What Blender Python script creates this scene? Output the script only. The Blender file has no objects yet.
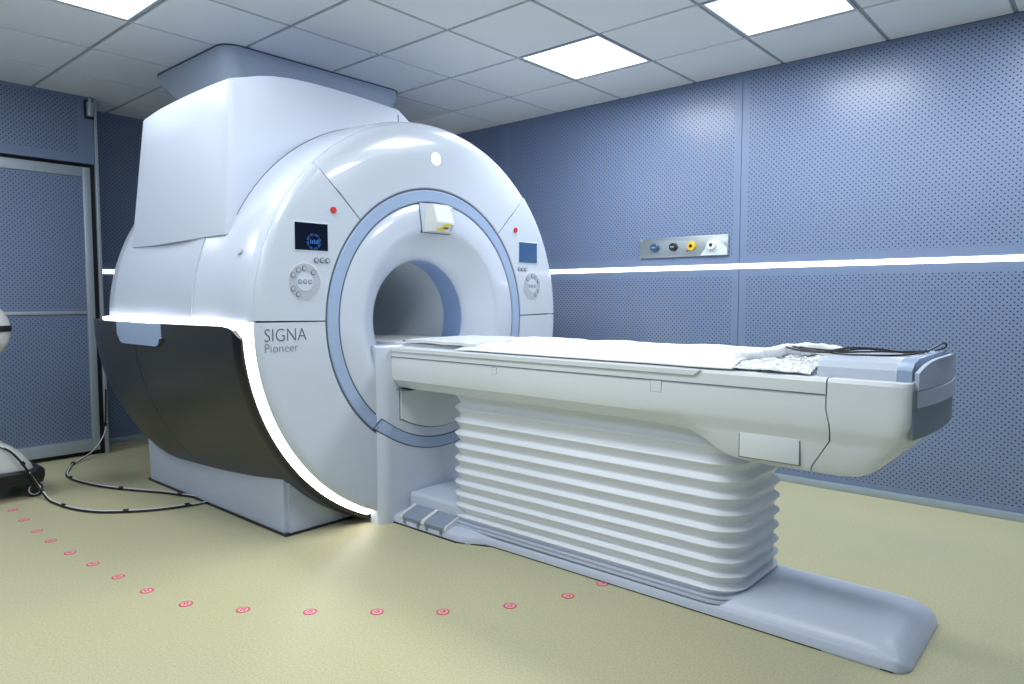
import bpy, bmesh, math, random
from mathutils import Vector, Matrix, noise
random.seed(7)
S = bpy.context.scene
COL = S.collection
PI = math.pi
R = math.radians

# ------------------------------------------------------------------ camera
cam = bpy.data.cameras.new('camera'); camo = bpy.data.objects.new('camera', cam); COL.objects.link(camo)
cam.sensor_width = 36; cam.lens = 697.16 / 1024 * 36; cam.clip_start = .05; cam.clip_end = 60
camo.location = (0, 0, 1.1965); camo.rotation_euler = (R(90 - 3.6917), 0, R(41.181))
S.camera = camo
# ------------------------------------------------------------------ world, exposure
w = bpy.data.worlds.new('world'); S.world = w; w.use_nodes = True
w.node_tree.nodes['Background'].inputs[0].default_value = (.7, .8, 1, 1)
w.node_tree.nodes['Background'].inputs[1].default_value = .25
S.view_settings.view_transform = 'Standard'; S.view_settings.look = 'None'
S.view_settings.gamma = 1; S.view_settings.use_curve_mapping = False
S.view_settings.exposure = 0.0
LAMP_W = 20.5
CEIL = 2.674
LAMPS = [(-2.58, 3.647), (-1.38, 3.647), (-3.78, 1.247), (-1.38, 1.247), (-.18, 3.647), (-.18, -.553), (-2.58, -.553), (-4.98, .047), (-2.58, 1.247)]  # the one by the door wall is added unseen, to brighten it
DIM = {2: .35, 7: 1.25, 8: .6}
for i, (x, y) in enumerate(LAMPS):
    l = bpy.data.lights.new('panel_light', 'AREA'); l.shape = 'SQUARE'; l.size = .54; l.energy = LAMP_W * DIM.get(i, 1)
    l.color = (.90, .955, 1.0)
    o = bpy.data.objects.new('panel_light', l); o.location = (x, y, CEIL - .03); COL.objects.link(o)

# ------------------------------------------------------------------ materials
def mat(name, col, rough=.5, metal=0, var=0, vscale=20, bump=0, bscale=200, emit=None, es=1, spec=.5, coat=0, alpha=1, trans=0):
    m = bpy.data.materials.new(name); m.use_nodes = True
    nt = m.node_tree; b = nt.nodes['Principled BSDF']
    b.inputs['Base Color'].default_value = (*col, 1); b.inputs['Roughness'].default_value = rough
    b.inputs['Metallic'].default_value = metal; b.inputs['Specular IOR Level'].default_value = spec
    b.inputs['Coat Weight'].default_value = coat; b.inputs['Alpha'].default_value = alpha
    b.inputs['Transmission Weight'].default_value = trans
    if emit:
        b.inputs['Emission Color'].default_value = (*emit, 1); b.inputs['Emission Strength'].default_value = es
    tc = nt.nodes.new('ShaderNodeTexCoord')
    if var:
        n = nt.nodes.new('ShaderNodeTexNoise'); n.inputs['Scale'].default_value = vscale; n.inputs['Detail'].default_value = 4
        nt.links.new(tc.outputs['Object'], n.inputs['Vector'])
        mx = nt.nodes.new('ShaderNodeMix'); mx.data_type = 'RGBA'
        mx.inputs[6].default_value = (*[c * (1 - var) for c in col], 1); mx.inputs[7].default_value = (*[min(1, c * (1 + var)) for c in col], 1)
        nt.links.new(n.outputs['Fac'], mx.inputs[0]); nt.links.new(mx.outputs[2], b.inputs['Base Color'])
    if bump:
        n = nt.nodes.new('ShaderNodeTexNoise'); n.inputs['Scale'].default_value = bscale
        nt.links.new(tc.outputs['Object'], n.inputs['Vector'])
        bp = nt.nodes.new('ShaderNodeBump'); bp.inputs['Strength'].default_value = bump; bp.inputs['Distance'].default_value = .002
        nt.links.new(n.outputs['Fac'], bp.inputs['Height']); nt.links.new(bp.outputs[0], b.inputs['Normal'])
    return m
WALLC = (.185, .250, .395)
M = dict(
    shell=mat('gantry_plastic', (.61, .67, .78), .26, var=.015, vscale=3, coat=.3),
    funnel=mat('funnel_plastic', (.61, .67, .78), .2, var=.015, vscale=3, coat=.5),
    face=mat('face_plastic', (.60, .66, .76), .22, var=.015, vscale=3, coat=.4),
    housing=mat('housing_plastic', (.61, .67, .79), .42, var=.015, vscale=3),
    ring=mat('ring_blue', (.36, .47, .68), .3, var=.02, vscale=4),
    line=mat('seam_dark', (.10, .12, .16), .6, var=.1),
    bore=mat('bore_grey', (.72, .78, .84), .3, var=.03),
    boreblue=mat('bore_blue', (.33, .46, .74), .3, var=.03),
    hull=mat('hull_graphite', (.040, .042, .043), .36, metal=.25, var=.12, vscale=2.5, bump=.1, bscale=900),
    lip=mat('lip_black', (.006, .006, .009), .3, var=.1),
    plinth=mat('plinth_grey', (.50, .56, .68), .4, var=.02, vscale=4),
    tab=mat('table_plastic', (.72, .755, .775), .36, var=.015, vscale=4),
    tabline=mat('table_seam', (.13, .15, .16), .6, var=.1),
    bellow=mat('bellows_rubber', (.76, .79, .84), .42, var=.02, vscale=5),
    base=mat('base_plastic', (.56, .62, .74), .35, var=.02, vscale=4),
    pad=mat('pad_grey', (.26, .31, .40), .6, var=.06, bump=.2),
    endgrey=mat('end_grey', (.22, .27, .30), .45, var=.06, vscale=8),
    chrome=mat('chrome_blue', (.50, .62, .80), .25, metal=.55, var=.03),
    sheet=mat('sheet_white', (.93, .96, .97), .8, var=.01, vscale=8, bump=.25, bscale=60),
    plasticfilm=mat('film_clear', (.82, .85, .90), .24, var=.05, vscale=30, bump=.2, bscale=40, trans=.15, coat=.3),
    black=mat('black_rubber', (.010, .010, .012), .4, var=.15),
    cwhite=mat('cable_white', (.72, .74, .74), .45, var=.03),
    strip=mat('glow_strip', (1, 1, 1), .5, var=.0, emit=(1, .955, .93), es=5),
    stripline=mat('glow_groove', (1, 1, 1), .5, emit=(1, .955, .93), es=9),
    led=mat('wall_led', (1, 1, 1), .5, emit=(.97, .985, 1), es=4),
    diff=mat('lamp_diffuser', (1, 1, 1), .5, emit=(1, 1, 1), es=1.6),
    alu=mat('aluminium', (.46, .53, .60), .4, metal=.35, var=.03),
    skirt=mat('skirting', (.38, .47, .55), .4, metal=.3, var=.03),
    tile=mat('ceiling_tile', (.80, .83, .86), .5, var=.02, vscale=3, bump=.05, bscale=400),
    grid=mat('ceiling_grid', (.34, .38, .43), .6, var=.03),
    soffit=mat('soffit_plastic', (.50, .57, .68), .3, var=.02, vscale=3),
    red=mat('button_red', (.62, .03, .02), .35, var=.1),
    sticker=mat('sticker_red', (.68, .08, .12), .5, var=.15, vscale=80),
    stickerw=mat('sticker_pink', (.80, .45, .48), .5, var=.15, vscale=80),
    screen=mat('screen_dark', (.004, .007, .02), .12, var=.1),
    screenrefl=mat('screen_reflect', (.02, .05, .12), .12, var=.2, emit=(.03, .09, .22), es=.7),  # brighter reflection on the right screen, put in as colour and emission
    graphic=mat('screen_graphic', (.02, .1, .3), .4, emit=(.02, .12, .40), es=.6),
    btn=mat('button_grey', (.44, .49, .57), .5, var=.05),
    btnline=mat('button_ring', (.15, .17, .21), .5, var=.05),
    text=mat('print_grey', (.10, .11, .13), .5, var=.05),
    steel=mat('steel_plate', (.50, .55, .56), .3, metal=.75, var=.06, vscale=12),
    oblue=mat('outlet_blue', (.04, .10, .20), .4, var=.1), oblk=mat('outlet_black', (.02, .02, .025), .4, var=.1),
    oyel=mat('outlet_yellow', (.80, .55, .02), .4, var=.05), owh=mat('outlet_white', (.82, .85, .85), .4, var=.03),
    yellow=mat('label_yellow', (.72, .62, .08), .5, var=.1), foil=mat('silver_panel', (.70, .77, .80), .4, var=.03),
    plain=mat('wall_plain', WALLC, .42, var=.02, vscale=2),
    wallback=mat('wall_joint', (.07, .09, .15), .8, var=.05),
    logo=mat('white_disc', (1, 1, 1), .5, emit=(1, .99, .97), es=1.4),  # white disc on the face with mild emission
)
def perf():
    m = bpy.data.materials.new('perforated_metal'); m.use_nodes = True; nt = m.node_tree; b = nt.nodes['Principled BSDF']
    N = lambda t: nt.nodes.new(t)
    def math_(op, a, bb=None, c=None):
        n = N('ShaderNodeMath'); n.operation = op
        for i, v in enumerate((a, bb, c)):
            if v is None: continue
            if isinstance(v, (int, float)): n.inputs[i].default_value = v
            else: nt.links.new(v, n.inputs[i])
        return n.outputs[0]
    uv = N('ShaderNodeUVMap'); uv.uv_map = 'UVMap'; sp = N('ShaderNodeSeparateXYZ'); nt.links.new(uv.outputs[0], sp.inputs[0])
    def dots(off):
        u = math_('SUBTRACT', math_('FRACT', math_('ADD', math_('DIVIDE', sp.outputs[0], .032), off)), .5)
        v = math_('SUBTRACT', math_('FRACT', math_('ADD', math_('DIVIDE', sp.outputs[1], .032), off)), .5)
        return math_('SQRT', math_('ADD', math_('MULTIPLY', u, u), math_('MULTIPLY', v, v)))
    d = math_('MINIMUM', dots(0), dots(.5))
    hole = N('ShaderNodeMapRange'); nt.links.new(d, hole.inputs[0])
    hole.inputs[1].default_value = .11; hole.inputs[2].default_value = .145; hole.inputs[3].default_value = 1; hole.inputs[4].default_value = 0
    mx = N('ShaderNodeMix'); mx.data_type = 'RGBA'; nt.links.new(hole.outputs[0], mx.inputs[0])
    mx.inputs[6].default_value = (*WALLC, 1); mx.inputs[7].default_value = (.004, .007, .02, 1)
    nt.links.new(mx.outputs[2], b.inputs['Base Color']); b.inputs['Roughness'].default_value = .32
    bp = N('ShaderNodeBump'); bp.inputs['Strength'].default_value = .4; bp.inputs['Distance'].default_value = .002; bp.invert = True
    nt.links.new(hole.outputs[0], bp.inputs['Height']); nt.links.new(bp.outputs[0], b.inputs['Normal'])
    return m
M['perf'] = perf()
def floor_mat():
    m = bpy.data.materials.new('vinyl_floor'); m.use_nodes = True; nt = m.node_tree; b = nt.nodes['Principled BSDF']
    tc = nt.nodes.new('ShaderNodeTexCoord')
    def nz(s, d, r=.6):
        n = nt.nodes.new('ShaderNodeTexNoise'); n.inputs['Scale'].default_value = s; n.inputs['Detail'].default_value = d; n.inputs['Roughness'].default_value = r
        nt.links.new(tc.outputs['Object'], n.inputs['Vector']); return n.outputs['Fac']
    def ramp(f, p0, c0, p1, c1):
        r = nt.nodes.new('ShaderNodeValToRGB'); r.color_ramp.elements[0].position = p0; r.color_ramp.elements[0].color = (*c0, 1)
        r.color_ramp.elements[1].position = p1; r.color_ramp.elements[1].color = (*c1, 1); nt.links.new(f, r.inputs[0]); return r.outputs[0]
    a = ramp(nz(130, 3), .33, (.47, .44, .27), .67, (.61, .575, .375))
    c = ramp(nz(1.2, 3), .3, (.93, .95, .97), .75, (1.0, .99, .93))
    mx = nt.nodes.new('ShaderNodeMix'); mx.data_type = 'RGBA'; mx.blend_type = 'MULTIPLY'; mx.inputs[0].default_value = 1
    nt.links.new(a, mx.inputs[6]); nt.links.new(c, mx.inputs[7]); nt.links.new(mx.outputs[2], b.inputs['Base Color'])
    b.inputs['Roughness'].default_value = .42; b.inputs['Specular IOR Level'].default_value = .35
    bp = nt.nodes.new('ShaderNodeBump'); bp.inputs['Strength'].default_value = .15; bp.inputs['Distance'].default_value = .002
    nt.links.new(nz(150, 2), bp.inputs['Height']); nt.links.new(bp.outputs[0], b.inputs['Normal'])
    return m
M['floor'] = floor_mat()

# ------------------------------------------------------------------ helpers
WL = {}
def wloc(p): return WL.get(p.name, Vector((0, 0, 0))) if p else Vector((0, 0, 0))
def link(name, me, mats, parent=None, org=None, sharp=35):
    """verts of me are in world metres"""
    o = bpy.data.objects.new(name, me); COL.objects.link(o)
    if not isinstance(mats, (list, tuple)): mats = [mats]
    for m in mats: me.materials.append(m)
    base = wloc(parent); pos = Vector(org) if org is not None else base
    me.transform(Matrix.Translation(-pos)); o.location = pos - base
    if parent: o.parent = parent
    WL[o.name] = pos
    if sharp:
        me.shade_smooth(); me.set_sharp_from_angle(angle=R(sharp))
    return o
def part(name, bm, m, parent=None, org=None, sharp=35, recalc=True, solid=False):
    if recalc: bmesh.ops.recalc_face_normals(bm, faces=bm.faces)
    me = bpy.data.meshes.new(name); bm.to_mesh(me); bm.free()
    return link(name, me, m, parent, org, sharp)
def tag(o, label, cat, group=None, kind=None):
    o['label'] = label; o['category'] = cat
    if group: o['group'] = group
    if kind: o['kind'] = kind
    return o
def empty(name, loc, label=None, cat=None, group=None, kind=None, parent=None):
    o = bpy.data.objects.new(name, None); COL.objects.link(o); o.location = Vector(loc) - wloc(parent); o.empty_display_size = .1
    if parent: o.parent = parent
    WL[o.name] = Vector(loc)
    if label: tag(o, label, cat, group)
    if kind: o['kind'] = kind
    return o
def B(): return bmesh.new()
def box(bm, p0, p1, bev=0, seg=2):
    x0, y0, z0 = p0; x1, y1, z1 = p1
    v = [bm.verts.new(c) for c in ((x0, y0, z0), (x1, y0, z0), (x1, y1, z0), (x0, y1, z0), (x0, y0, z1), (x1, y0, z1), (x1, y1, z1), (x0, y1, z1))]
    fs = [bm.faces.new([v[i] for i in f]) for f in ((0, 3, 2, 1), (4, 5, 6, 7), (0, 1, 5, 4), (1, 2, 6, 5), (2, 3, 7, 6), (3, 0, 4, 7))]
    if bev:
        es = list({e for f in fs for e in f.edges})
        bmesh.ops.bevel(bm, geom=es, offset=bev, segments=seg, profile=.5, affect='EDGES')
    return bm
def loft(bm, loops, closed=True, cap0=True, cap1=True):
    vs = [[bm.verts.new(p) for p in L] for L in loops]
    n = len(vs[0])
    for a, b in zip(vs, vs[1:]):
        for i in range(n if closed else n - 1):
            j = (i + 1) % n
            try: bm.faces.new((a[i], a[j], b[j], b[i]))
            except ValueError: pass
    if closed and cap0: bm.faces.new(vs[0][::-1])
    if closed and cap1: bm.faces.new(vs[-1])
    return vs
def cyl(bm, p0, p1, r0, r1=None, n=24, caps=True):
    p0 = Vector(p0); p1 = Vector(p1); r1 = r0 if r1 is None else r1
    d = (p1 - p0).normalized(); a = d.orthogonal().normalized(); b = d.cross(a)
    L = lambda p, r: [p + (a * math.cos(t) + b * math.sin(t)) * r for t in (2 * PI * i / n for i in range(n))]
    loft(bm, [L(p0, r0), L(p1, r1)], True, caps, caps); return bm
def catmull(pts, k=10):
    P = [Vector(p) for p in pts]; P = [P[0] * 2 - P[1]] + P + [P[-1] * 2 - P[-2]]; out = []
    for i in range(1, len(P) - 2):
        for j in range(k):
            t = j / k; a, b, c, d = P[i - 1:i + 3]
            out.append(.5 * ((2 * b) + (c - a) * t + (2 * a - 5 * b + 4 * c - d) * t * t + (3 * b - a - 3 * c + d) * t ** 3))
    out.append(P[-2]); return out
def tube(bm, path, r, n=8):
    up = Vector((0, 0, 1)); loops = []; a = None
    for i, p in enumerate(path):
        d = (path[min(i + 1, len(path) - 1)] - path[max(i - 1, 0)]).normalized()
        a = (a - d * a.dot(d)).normalized() if a else d.orthogonal().normalized()
        b = d.cross(a); loops.append([p + (a * math.cos(2 * PI * k / n) + b * math.sin(2 * PI * k / n)) * r for k in range(n)])
    loft(bm, loops); return bm
def prism(bm, poly, axis, a, b):
    """poly of 2D points extruded along axis (0:x -> (y,z); 1:y -> (x,z); 2:z -> (x,y))"""
    def P(p, t): return (t, *p) if axis == 0 else ((p[0], t, p[1]) if axis == 1 else (*p, t))
    loft(bm, [[P(p, a) for p in poly], [P(p, b) for p in poly]]); return bm
def rrect(x0, y0, x1, y1, r, n=6):
    out = []
    for cx, cy, s in ((x1 - r, y0 + r, -90), (x1 - r, y1 - r, 0), (x0 + r, y1 - r, 90), (x0 + r, y0 + r, 180)):
        for i in range(n + 1):
            t = R(s + 90 * i / n); out.append((cx + r * math.cos(t), cy + r * math.sin(t)))
    return out
YC, ZC = 2.672, 1.07
def lathe(bm, prof, a0, a1, n):
    """closed profile [(x, r)] turned about the bore axis; a0/a1 in degrees, or functions of x; angle 0 = +y, 90 = up, 180 = -y"""
    f0 = a0 if callable(a0) else (lambda x: a0); f1 = a1 if callable(a1) else (lambda x: a1)
    full = (not callable(a0)) and (not callable(a1)) and abs(abs(a1 - a0) - 360) < 1e-6
    loops = []
    for i in range(n if full else n + 1):
        L = []
        for x, r in prof:
            t = R(f0(x) + (f1(x) - f0(x)) * i / n)
            sq = .981 if (r > .9 and math.sin(t) > 0) else 1
            L.append((x, YC + r * math.cos(t), ZC + r * math.sin(t) * (1 + (sq - 1) * math.sin(t) ** 2)))
        loops.append(L)
    vs = [[bm.verts.new(p) for p in L] for L in loops]; m = len(prof)
    K = len(vs) if full else len(vs) - 1
    for i in range(K):
        a, b = vs[i], vs[(i + 1) % len(vs)]
        for j in range(m):
            k = (j + 1) % m; bm.faces.new((a[j], a[k], b[k], b[j]))
    if not full: bm.faces.new(vs[0][::-1]); bm.faces.new(vs[-1])
    return bm

# ------------------------------------------------------------------ the room shell
XL, XR, YF, YB = -6.2, 1.6, -1.6, 4.534
part('floor', box(B(), (XL - .3, YF - .2, -.1), (XR + .2, YB + .2, 0)), M['floor'], sharp=0)['kind'] = 'structure'
cl = part('ceiling', box(B(), (XL - .3, YF - .2, CEIL + .006), (XR + .2, YB + .2, CEIL + .1)), M['grid'], sharp=0); cl['kind'] = 'structure'
wb = part('wall_back', box(B(), (XL - .2, YB + .012, 0), (XR + .2, YB + .15, CEIL + .02)), M['wallback'], sharp=0); wb['kind'] = 'structure'
wl = part('wall_left', box(B(), (XL - .2, YF - .2, 0), (XL - .012, YB + .15, CEIL + .02)), M['wallback'], sharp=0); wl['kind'] = 'structure'
wf = part('wall_front', box(B(), (XL - .2, YF - .15, 0), (XR + .2, YF, CEIL + .02)), M['plain'], sharp=0); wf['kind'] = 'structure'
wr = part('wall_right', box(B(), (XR, YF - .2, 0), (XR + .15, YB + .15, CEIL + .02)), M['plain'], sharp=0); wr['kind'] = 'structure'
def panel(parent, axis, pos, u0, u1, z0, z1, mg, name='perforated_panel', facing=1):
    """flat wall panel: perforated field inside a plain margin; axis 1 = in the plane y=pos (u is x), axis 0 = in x=pos (u is y)"""
    g = .002; u0 += g; u1 -= g; z0 += g; z1 -= g
    ml, mr, mb, mt = mg
    us = [u0, u0 + ml, u1 - mr, u1]; zs = [z0, z0 + mb, z1 - mt, z1]
    bm = B(); uvl = bm.loops.layers.uv.new('UVMap')
    P = (lambda u, z, d: (u, pos + d, z)) if axis == 1 else (lambda u, z, d: (pos - d, u, z))
    V = [[bm.verts.new(P(u, z, 0)) for z in zs] for u in us]
    for i in range(3):
        for j in range(3):
            f = bm.faces.new((V[i][j], V[i + 1][j], V[i + 1][j + 1], V[i][j + 1])); f.material_index = 0 if i == j == 1 else 1
            for l in f.loops:
                c = l.vert.co; l[uvl].uv = ((c.x if axis == 1 else c.y), c.z)
    A = [P(u0, z0, 0), P(u1, z0, 0), P(u1, z1, 0), P(u0, z1, 0)]; D = [P(u0, z0, .014), P(u1, z0, .014), P(u1, z1, .014), P(u0, z1, .014)]
    va = [bm.verts.new(p) for p in A]; vd = [bm.verts.new(p) for p in D]
    for i in range(4):
        f = bm.faces.new((va[i], va[(i + 1) % 4], vd[(i + 1) % 4], vd[i])); f.material_index = 1
    return part(name, bm, [M['perf'], M['plain']], parent, sharp=0, recalc=False)
SEAMS = [-6.2, -4.046, -1.945, .155, 1.6]
for a, b in zip(SEAMS, SEAMS[1:]):
    panel(wb, 1, YB, a, b, .045, 1.383, (.05, .05, .03, .05)); panel(wb, 1, YB, a, b, 1.421, CEIL, (.05, .05, .05, .02))
for a, b in ((1.96, 2.95), (2.95, 4.53)):
    panel(wl, 0, XL, a, b, .045, 1.383, (.03, .05, .03, .05)); panel(wl, 0, XL, a, b, 1.421, CEIL, (.03, .05, .05, .02))
part('trim_1', box(B(), (XL, YB - .004, 1.386), (XR, YB + .01, 1.418)), M['led'])['kind'] = 'structure'
part('trim_2', box(B(), (XL - .01, 1.97, 1.386), (XL + .004, YB, 1.418)), M['led'])['kind'] = 'structure'
part('baseboard_back', box(B(), (XL, YB - .012, 0), (XR, YB + .01, .045), .003), M['skirt'])['kind'] = 'structure'
part('baseboard_left', box(B(), (XL - .01, 1.97, 0), (XL + .012, YB, .045), .003), M['skirt'])['kind'] = 'structure'
# door box standing proud of the left wall
XD = -5.82
bm = B(); box(bm, (XL - .01, 1.89, 0), (XD - .03, 1.942, CEIL)); box(bm, (XL - .01, YF, 2.18), (XD - .03, 1.94, CEIL)); box(bm, (XL - .01, YF, 0), (XD - .06, 1.92, 2.3))
part('door_surround', bm, M['wallback'], wl, sharp=0)
panel(wl, 0, XD, -.20, 1.922, 2.18, CEIL, (.05, .10, .07, .02)); panel(wl, 0, XD, YF, -.20, .045, CEIL, (.05, .05, .05, .02))
panel(wl, 0, XD, -.20, .86, .045, 2.18, (.05, .05, .05, .02))
part('corner_trim', box(B(), (XL, 1.925, 0), (XD + .006, 1.947, CEIL), .002), M['alu'], wl)
dr = empty('door_1', (XD, 1.4, 0), kind='structure')
Y0, Y1 = .88, 1.890
part('stile', box(B(), (XD - .05, Y1 - .052, .035), (XD - .004, Y1, 2.155), .003), M['alu'], dr)
part('stile', box(B(), (XD - .05, Y0, .035), (XD - .004, Y0 + .05, 2.155), .003), M['alu'], dr)
part('rail', box(B(), (XD - .05, Y0 + .05, 2.083), (XD - .004, Y1 - .052, 2.155), .003), M['alu'], dr)
part('rail', box(B(), (XD - .05, Y0 + .05, .035), (XD - .004, Y1 - .052, .125), .003), M['alu'], dr)
part('rail', box(B(), (XD - .05, Y0 + .05, 1.068), (XD - .004, Y1 - .052, 1.094), .003), M['alu'], dr)
panel(dr, 0, XD - .012, Y0 + .05, Y1 - .052, .125, 1.068, (.01, .01, .01, .01)); panel(dr, 0, XD - .012, Y0 + .05, Y1 - .052, 1.094, 2.083, (.01, .01, .01, .01))
bm = B(); box(bm, (XD - .08, Y0 - .02, 0), (XD - .055, 1.924, 2.18)); box(bm, (XD - .055, 1.893, 0), (XD - .02, 1.924, 2.18)); part('door_gap', bm, M['black'], dr, sharp=0)  # black fill in the gap round the door

# ceiling tiles
xs = [-1.08 + .6 * k for k in range(-9, 5)]; ys = [3.947 + .6 * k for k in range(-9, 1)] + [YB]
lampcells = {(round(x, 1), round(y, 1)) for x, y in LAMPS}
VENT = (-4.38, 3.647)
tm = {}
for i in range(len(xs) - 1):
    for j in range(len(ys) - 1):
        cx, cy = (xs[i] + xs[i + 1]) / 2, (ys[j] + ys[j + 1]) / 2
        if any(abs(cx - x) < .1 and abs(cy - y) < .1 for x, y in LAMPS + [VENT]): continue
        wy = ys[j + 1] - ys[j]; key = round(wy, 2)
        if key not in tm:
            o = part('ceiling_tile', box(B(), (-.289, -wy / 2 + .011, -.004), (.289, wy / 2 - .011, .008), .0025, 1), M['tile'], cl); tm[key] = o
        else:
            o = tm[key].copy(); COL.objects.link(o)
        o.location = (cx, cy, CEIL); 
# lamps
for k, (x, y) in enumerate(LAMPS):
    lab = ['square white ceiling lamp seen whole, left of the one cut by the top edge', 'square white ceiling lamp at top right, cut by the top edge', 'square white ceiling lamp at top left, in front of the ceiling shroud', 'square white ceiling lamp above the photographer, out of frame', 'square white ceiling lamp beyond the top right corner', 'square white ceiling lamp behind the camera near the right wall', 'square white ceiling lamp behind the camera in mid room', 'added square ceiling lamp left of the view, brightening the door wall', 'square white ceiling lamp just out of frame above the scanner face'][k]
    r = empty('ceiling_light', (x, y, CEIL), lab, 'ceiling lamp', 'square ceiling lamps')
    bm = B()
    for a, b in (((-.292, -.292), (.292, -.278)), ((-.292, .278), (.292, .292)), ((-.292, -.278), (-.278, .278)), ((.278, -.278), (.292, .278))):
        box(bm, (x + a[0], y + a[1], CEIL - .004), (x + b[0], y + b[1], CEIL + .008))
    part('frame', bm, M['alu'], r, sharp=0)
    part('diffuser', box(B(), (x - .279, y - .279, CEIL - .001), (x + .279, y + .279, CEIL + .006)), M['diff'], r, sharp=0)
# vent grille
x, y = VENT
r = empty('ceiling_vent', (x, y, CEIL), 'square slatted air vent in the ceiling just behind the shroud', 'vent')
part('recess', box(B(), (x - .285, y - .285, CEIL + .002), (x + .285, y + .285, CEIL + .0055)), M['black'], r, sharp=0)
bm = B(); e = .04
for a, b in (((-.292, -.292), (.292, -.292 + e)), ((-.292, .292 - e), (.292, .292)), ((-.292, -.292 + e), (-.292 + e, .292 - e)), ((.292 - e, -.292 + e), (.292, .292 - e))):
    box(bm, (x + a[0], y + a[1], CEIL - .005), (x + b[0], y + b[1], CEIL + .002))
part('frame', bm, M['tile'], r, sharp=0)
for k in range(14):
    xx = x - .235 + k * .036
    part('slat', box(B(), (xx - .007, y - .252, CEIL - .006), (xx + .007, y + .252, CEIL + .002)), M['tile'], r, sharp=0)

# ------------------------------------------------------------------ ceiling shroud
bm = B(); loops = []
for z, ins in ((CEIL + .004, 0), (2.64, 0), (2.62, .004), (2.58, .016), (2.53, .036), (2.48, .058), (2.42, .075), (2.32, .085), (2.16, .09)):
    loops.append([(px, py, z) for px, py in rrect(-4.955 + ins * 3, 2.012 + ins, -3.965 - ins * .8, 3.335 - ins, .10 - ins * .3, 8)])
loft(bm, loops)
r = empty('ceiling_shroud', (-4.55, 2.67, 2.16), 'pale moulded shroud linking the scanner top to the ceiling', 'duct cover')
part('cover', bm, M['soffit'], r, sharp=50)
bm = B(); loft(bm, [[(px, py, z) for px, py in rrect(-4.961, 2.006, -3.959, 3.341, .105, 8)] for z in (CEIL - .012, CEIL - .0045)])
part('top_line', bm, M['line'], r, sharp=50)  # dark line round the top edge of the shroud

# ------------------------------------------------------------------ scanner
G = empty('mri_scanner', (-3.8, YC, 0), 'big white ring-shaped magnetic resonance scanner with dark graphite flanks', 'scanner')
FX = -2.90
XT = -3.24      # front plane of the magnet housing
# face panels
XS = -3.40
FP = [(FX - .02, .722), (FX - .003, .726), (FX, .732), (FX, 1.03), (FX - .001, 1.058), (FX - .004, 1.074), (FX - .011, 1.084), (FX - .022, 1.088), (FX - .03, 1.088), (FX - .05, 1.07), (FX - .05, .722)]
SH = [(FX - .03, 1.07), (FX - .026, 1.0905), (FX - .04, 1.099), (FX - .08, 1.108), (FX - .16, 1.1135), (FX - .25, 1.1155), (XT, 1.118), (XS + .08, 1.130), (XS, 1.143), (XS, 1.10), (FX - .1, 1.07)]
g = .22
TP = FP[:3] + [(FX, .90), (FX - .0008, .94), (FX - .0025, .98), (FX - .0055, 1.02), (FX - .010, 1.052), (FX - .016, 1.074), (FX - .023, 1.085), (FX - .030, 1.088), (FX - .05, 1.07), (FX - .05, .722)]
part('top_panel', lathe(B(), TP, 45 + g, 135 - g, 64), M['face'], G, sharp=25)
part('upper_panel', lathe(B(), FP, 135 + g, 179.2 - g, 36), M['face'], G, sharp=25)
part('upper_panel', lathe(B(), FP, .8 + g, 45 - g, 36), M['face'], G, sharp=25)
part('lower_panel', lathe(B(), FP, 179.2 + g, 247, 50), M['face'], G, sharp=25)
part('lower_panel', lathe(B(), FP, -67, .8 - g, 50), M['face'], G, sharp=25)
part('bottom_panel', lathe(B(), FP[:3] + [(FX, .9), (FX, 1.055), (FX - .06, 1.055), (FX - .06, .722)], 247, 293, 30), M['face'], G, sharp=25)
part('shoulder', lathe(B(), SH, .8, 179.2, 110), M['shell'], G, sharp=25)
# dark core behind the gaps
part('inner_frame', lathe(B(), [(FX - .040, .70), (FX - .043, 1.068), (XS + .02, 1.095), (XS + .02, .70)], 0, 360, 96), M['line'], G, sharp=30)
# ring
part('ring', lathe(B(), [(FX - .03, .648), (FX - .004, .650), (FX + .001, .655), (FX + .001, .710), (FX - .004, .715), (FX - .03, .717)], 0, 360, 128), M['ring'], G, sharp=25)
part('ring_joint', lathe(B(), [(FX - .03, .64), (FX - .006, .642), (FX - .006, .724), (FX - .03, .724)], 0, 360, 128), M['line'], G, sharp=25)
# flared funnel and bore
fun = [(-.03, .644), (-.004, .643), (0, .638), (0, .525), (-.002, .512), (-.008, .499), (-.02, .484), (-.06, .446), (-.10, .408), (-.135, .376), (-.165, .352), (-.19, .339), (-.20, .336)]
inner = [(-.20, .345), (-.16, .37), (-.06, .46), (-.05, .644)]
part('funnel', lathe(B(), [(FX + a * .72, r_) for a, r_ in fun + inner], 0, 360, 128), M['funnel'], G, sharp=30)
part('bore_band', lathe(B(), [(FX - .144, .336), (FX - .30, .334), (FX - .30, .344), (FX - .144, .346)], 0, 360, 96), M['boreblue'], G, sharp=30)
part('bore_tube', lathe(B(), [(FX - .30, .334), (-4.60, .334), (-4.75, .40), (-4.75, .41), (-4.60, .345), (FX - .30, .344)], 0, 360, 96), M['bore'], G, sharp=30)
bm = B(); box(bm, (-4.8, YC - .29, .70), (-3.02, YC + .29, .86)); part('bore_deck', bm, M['bore'], G)
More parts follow.
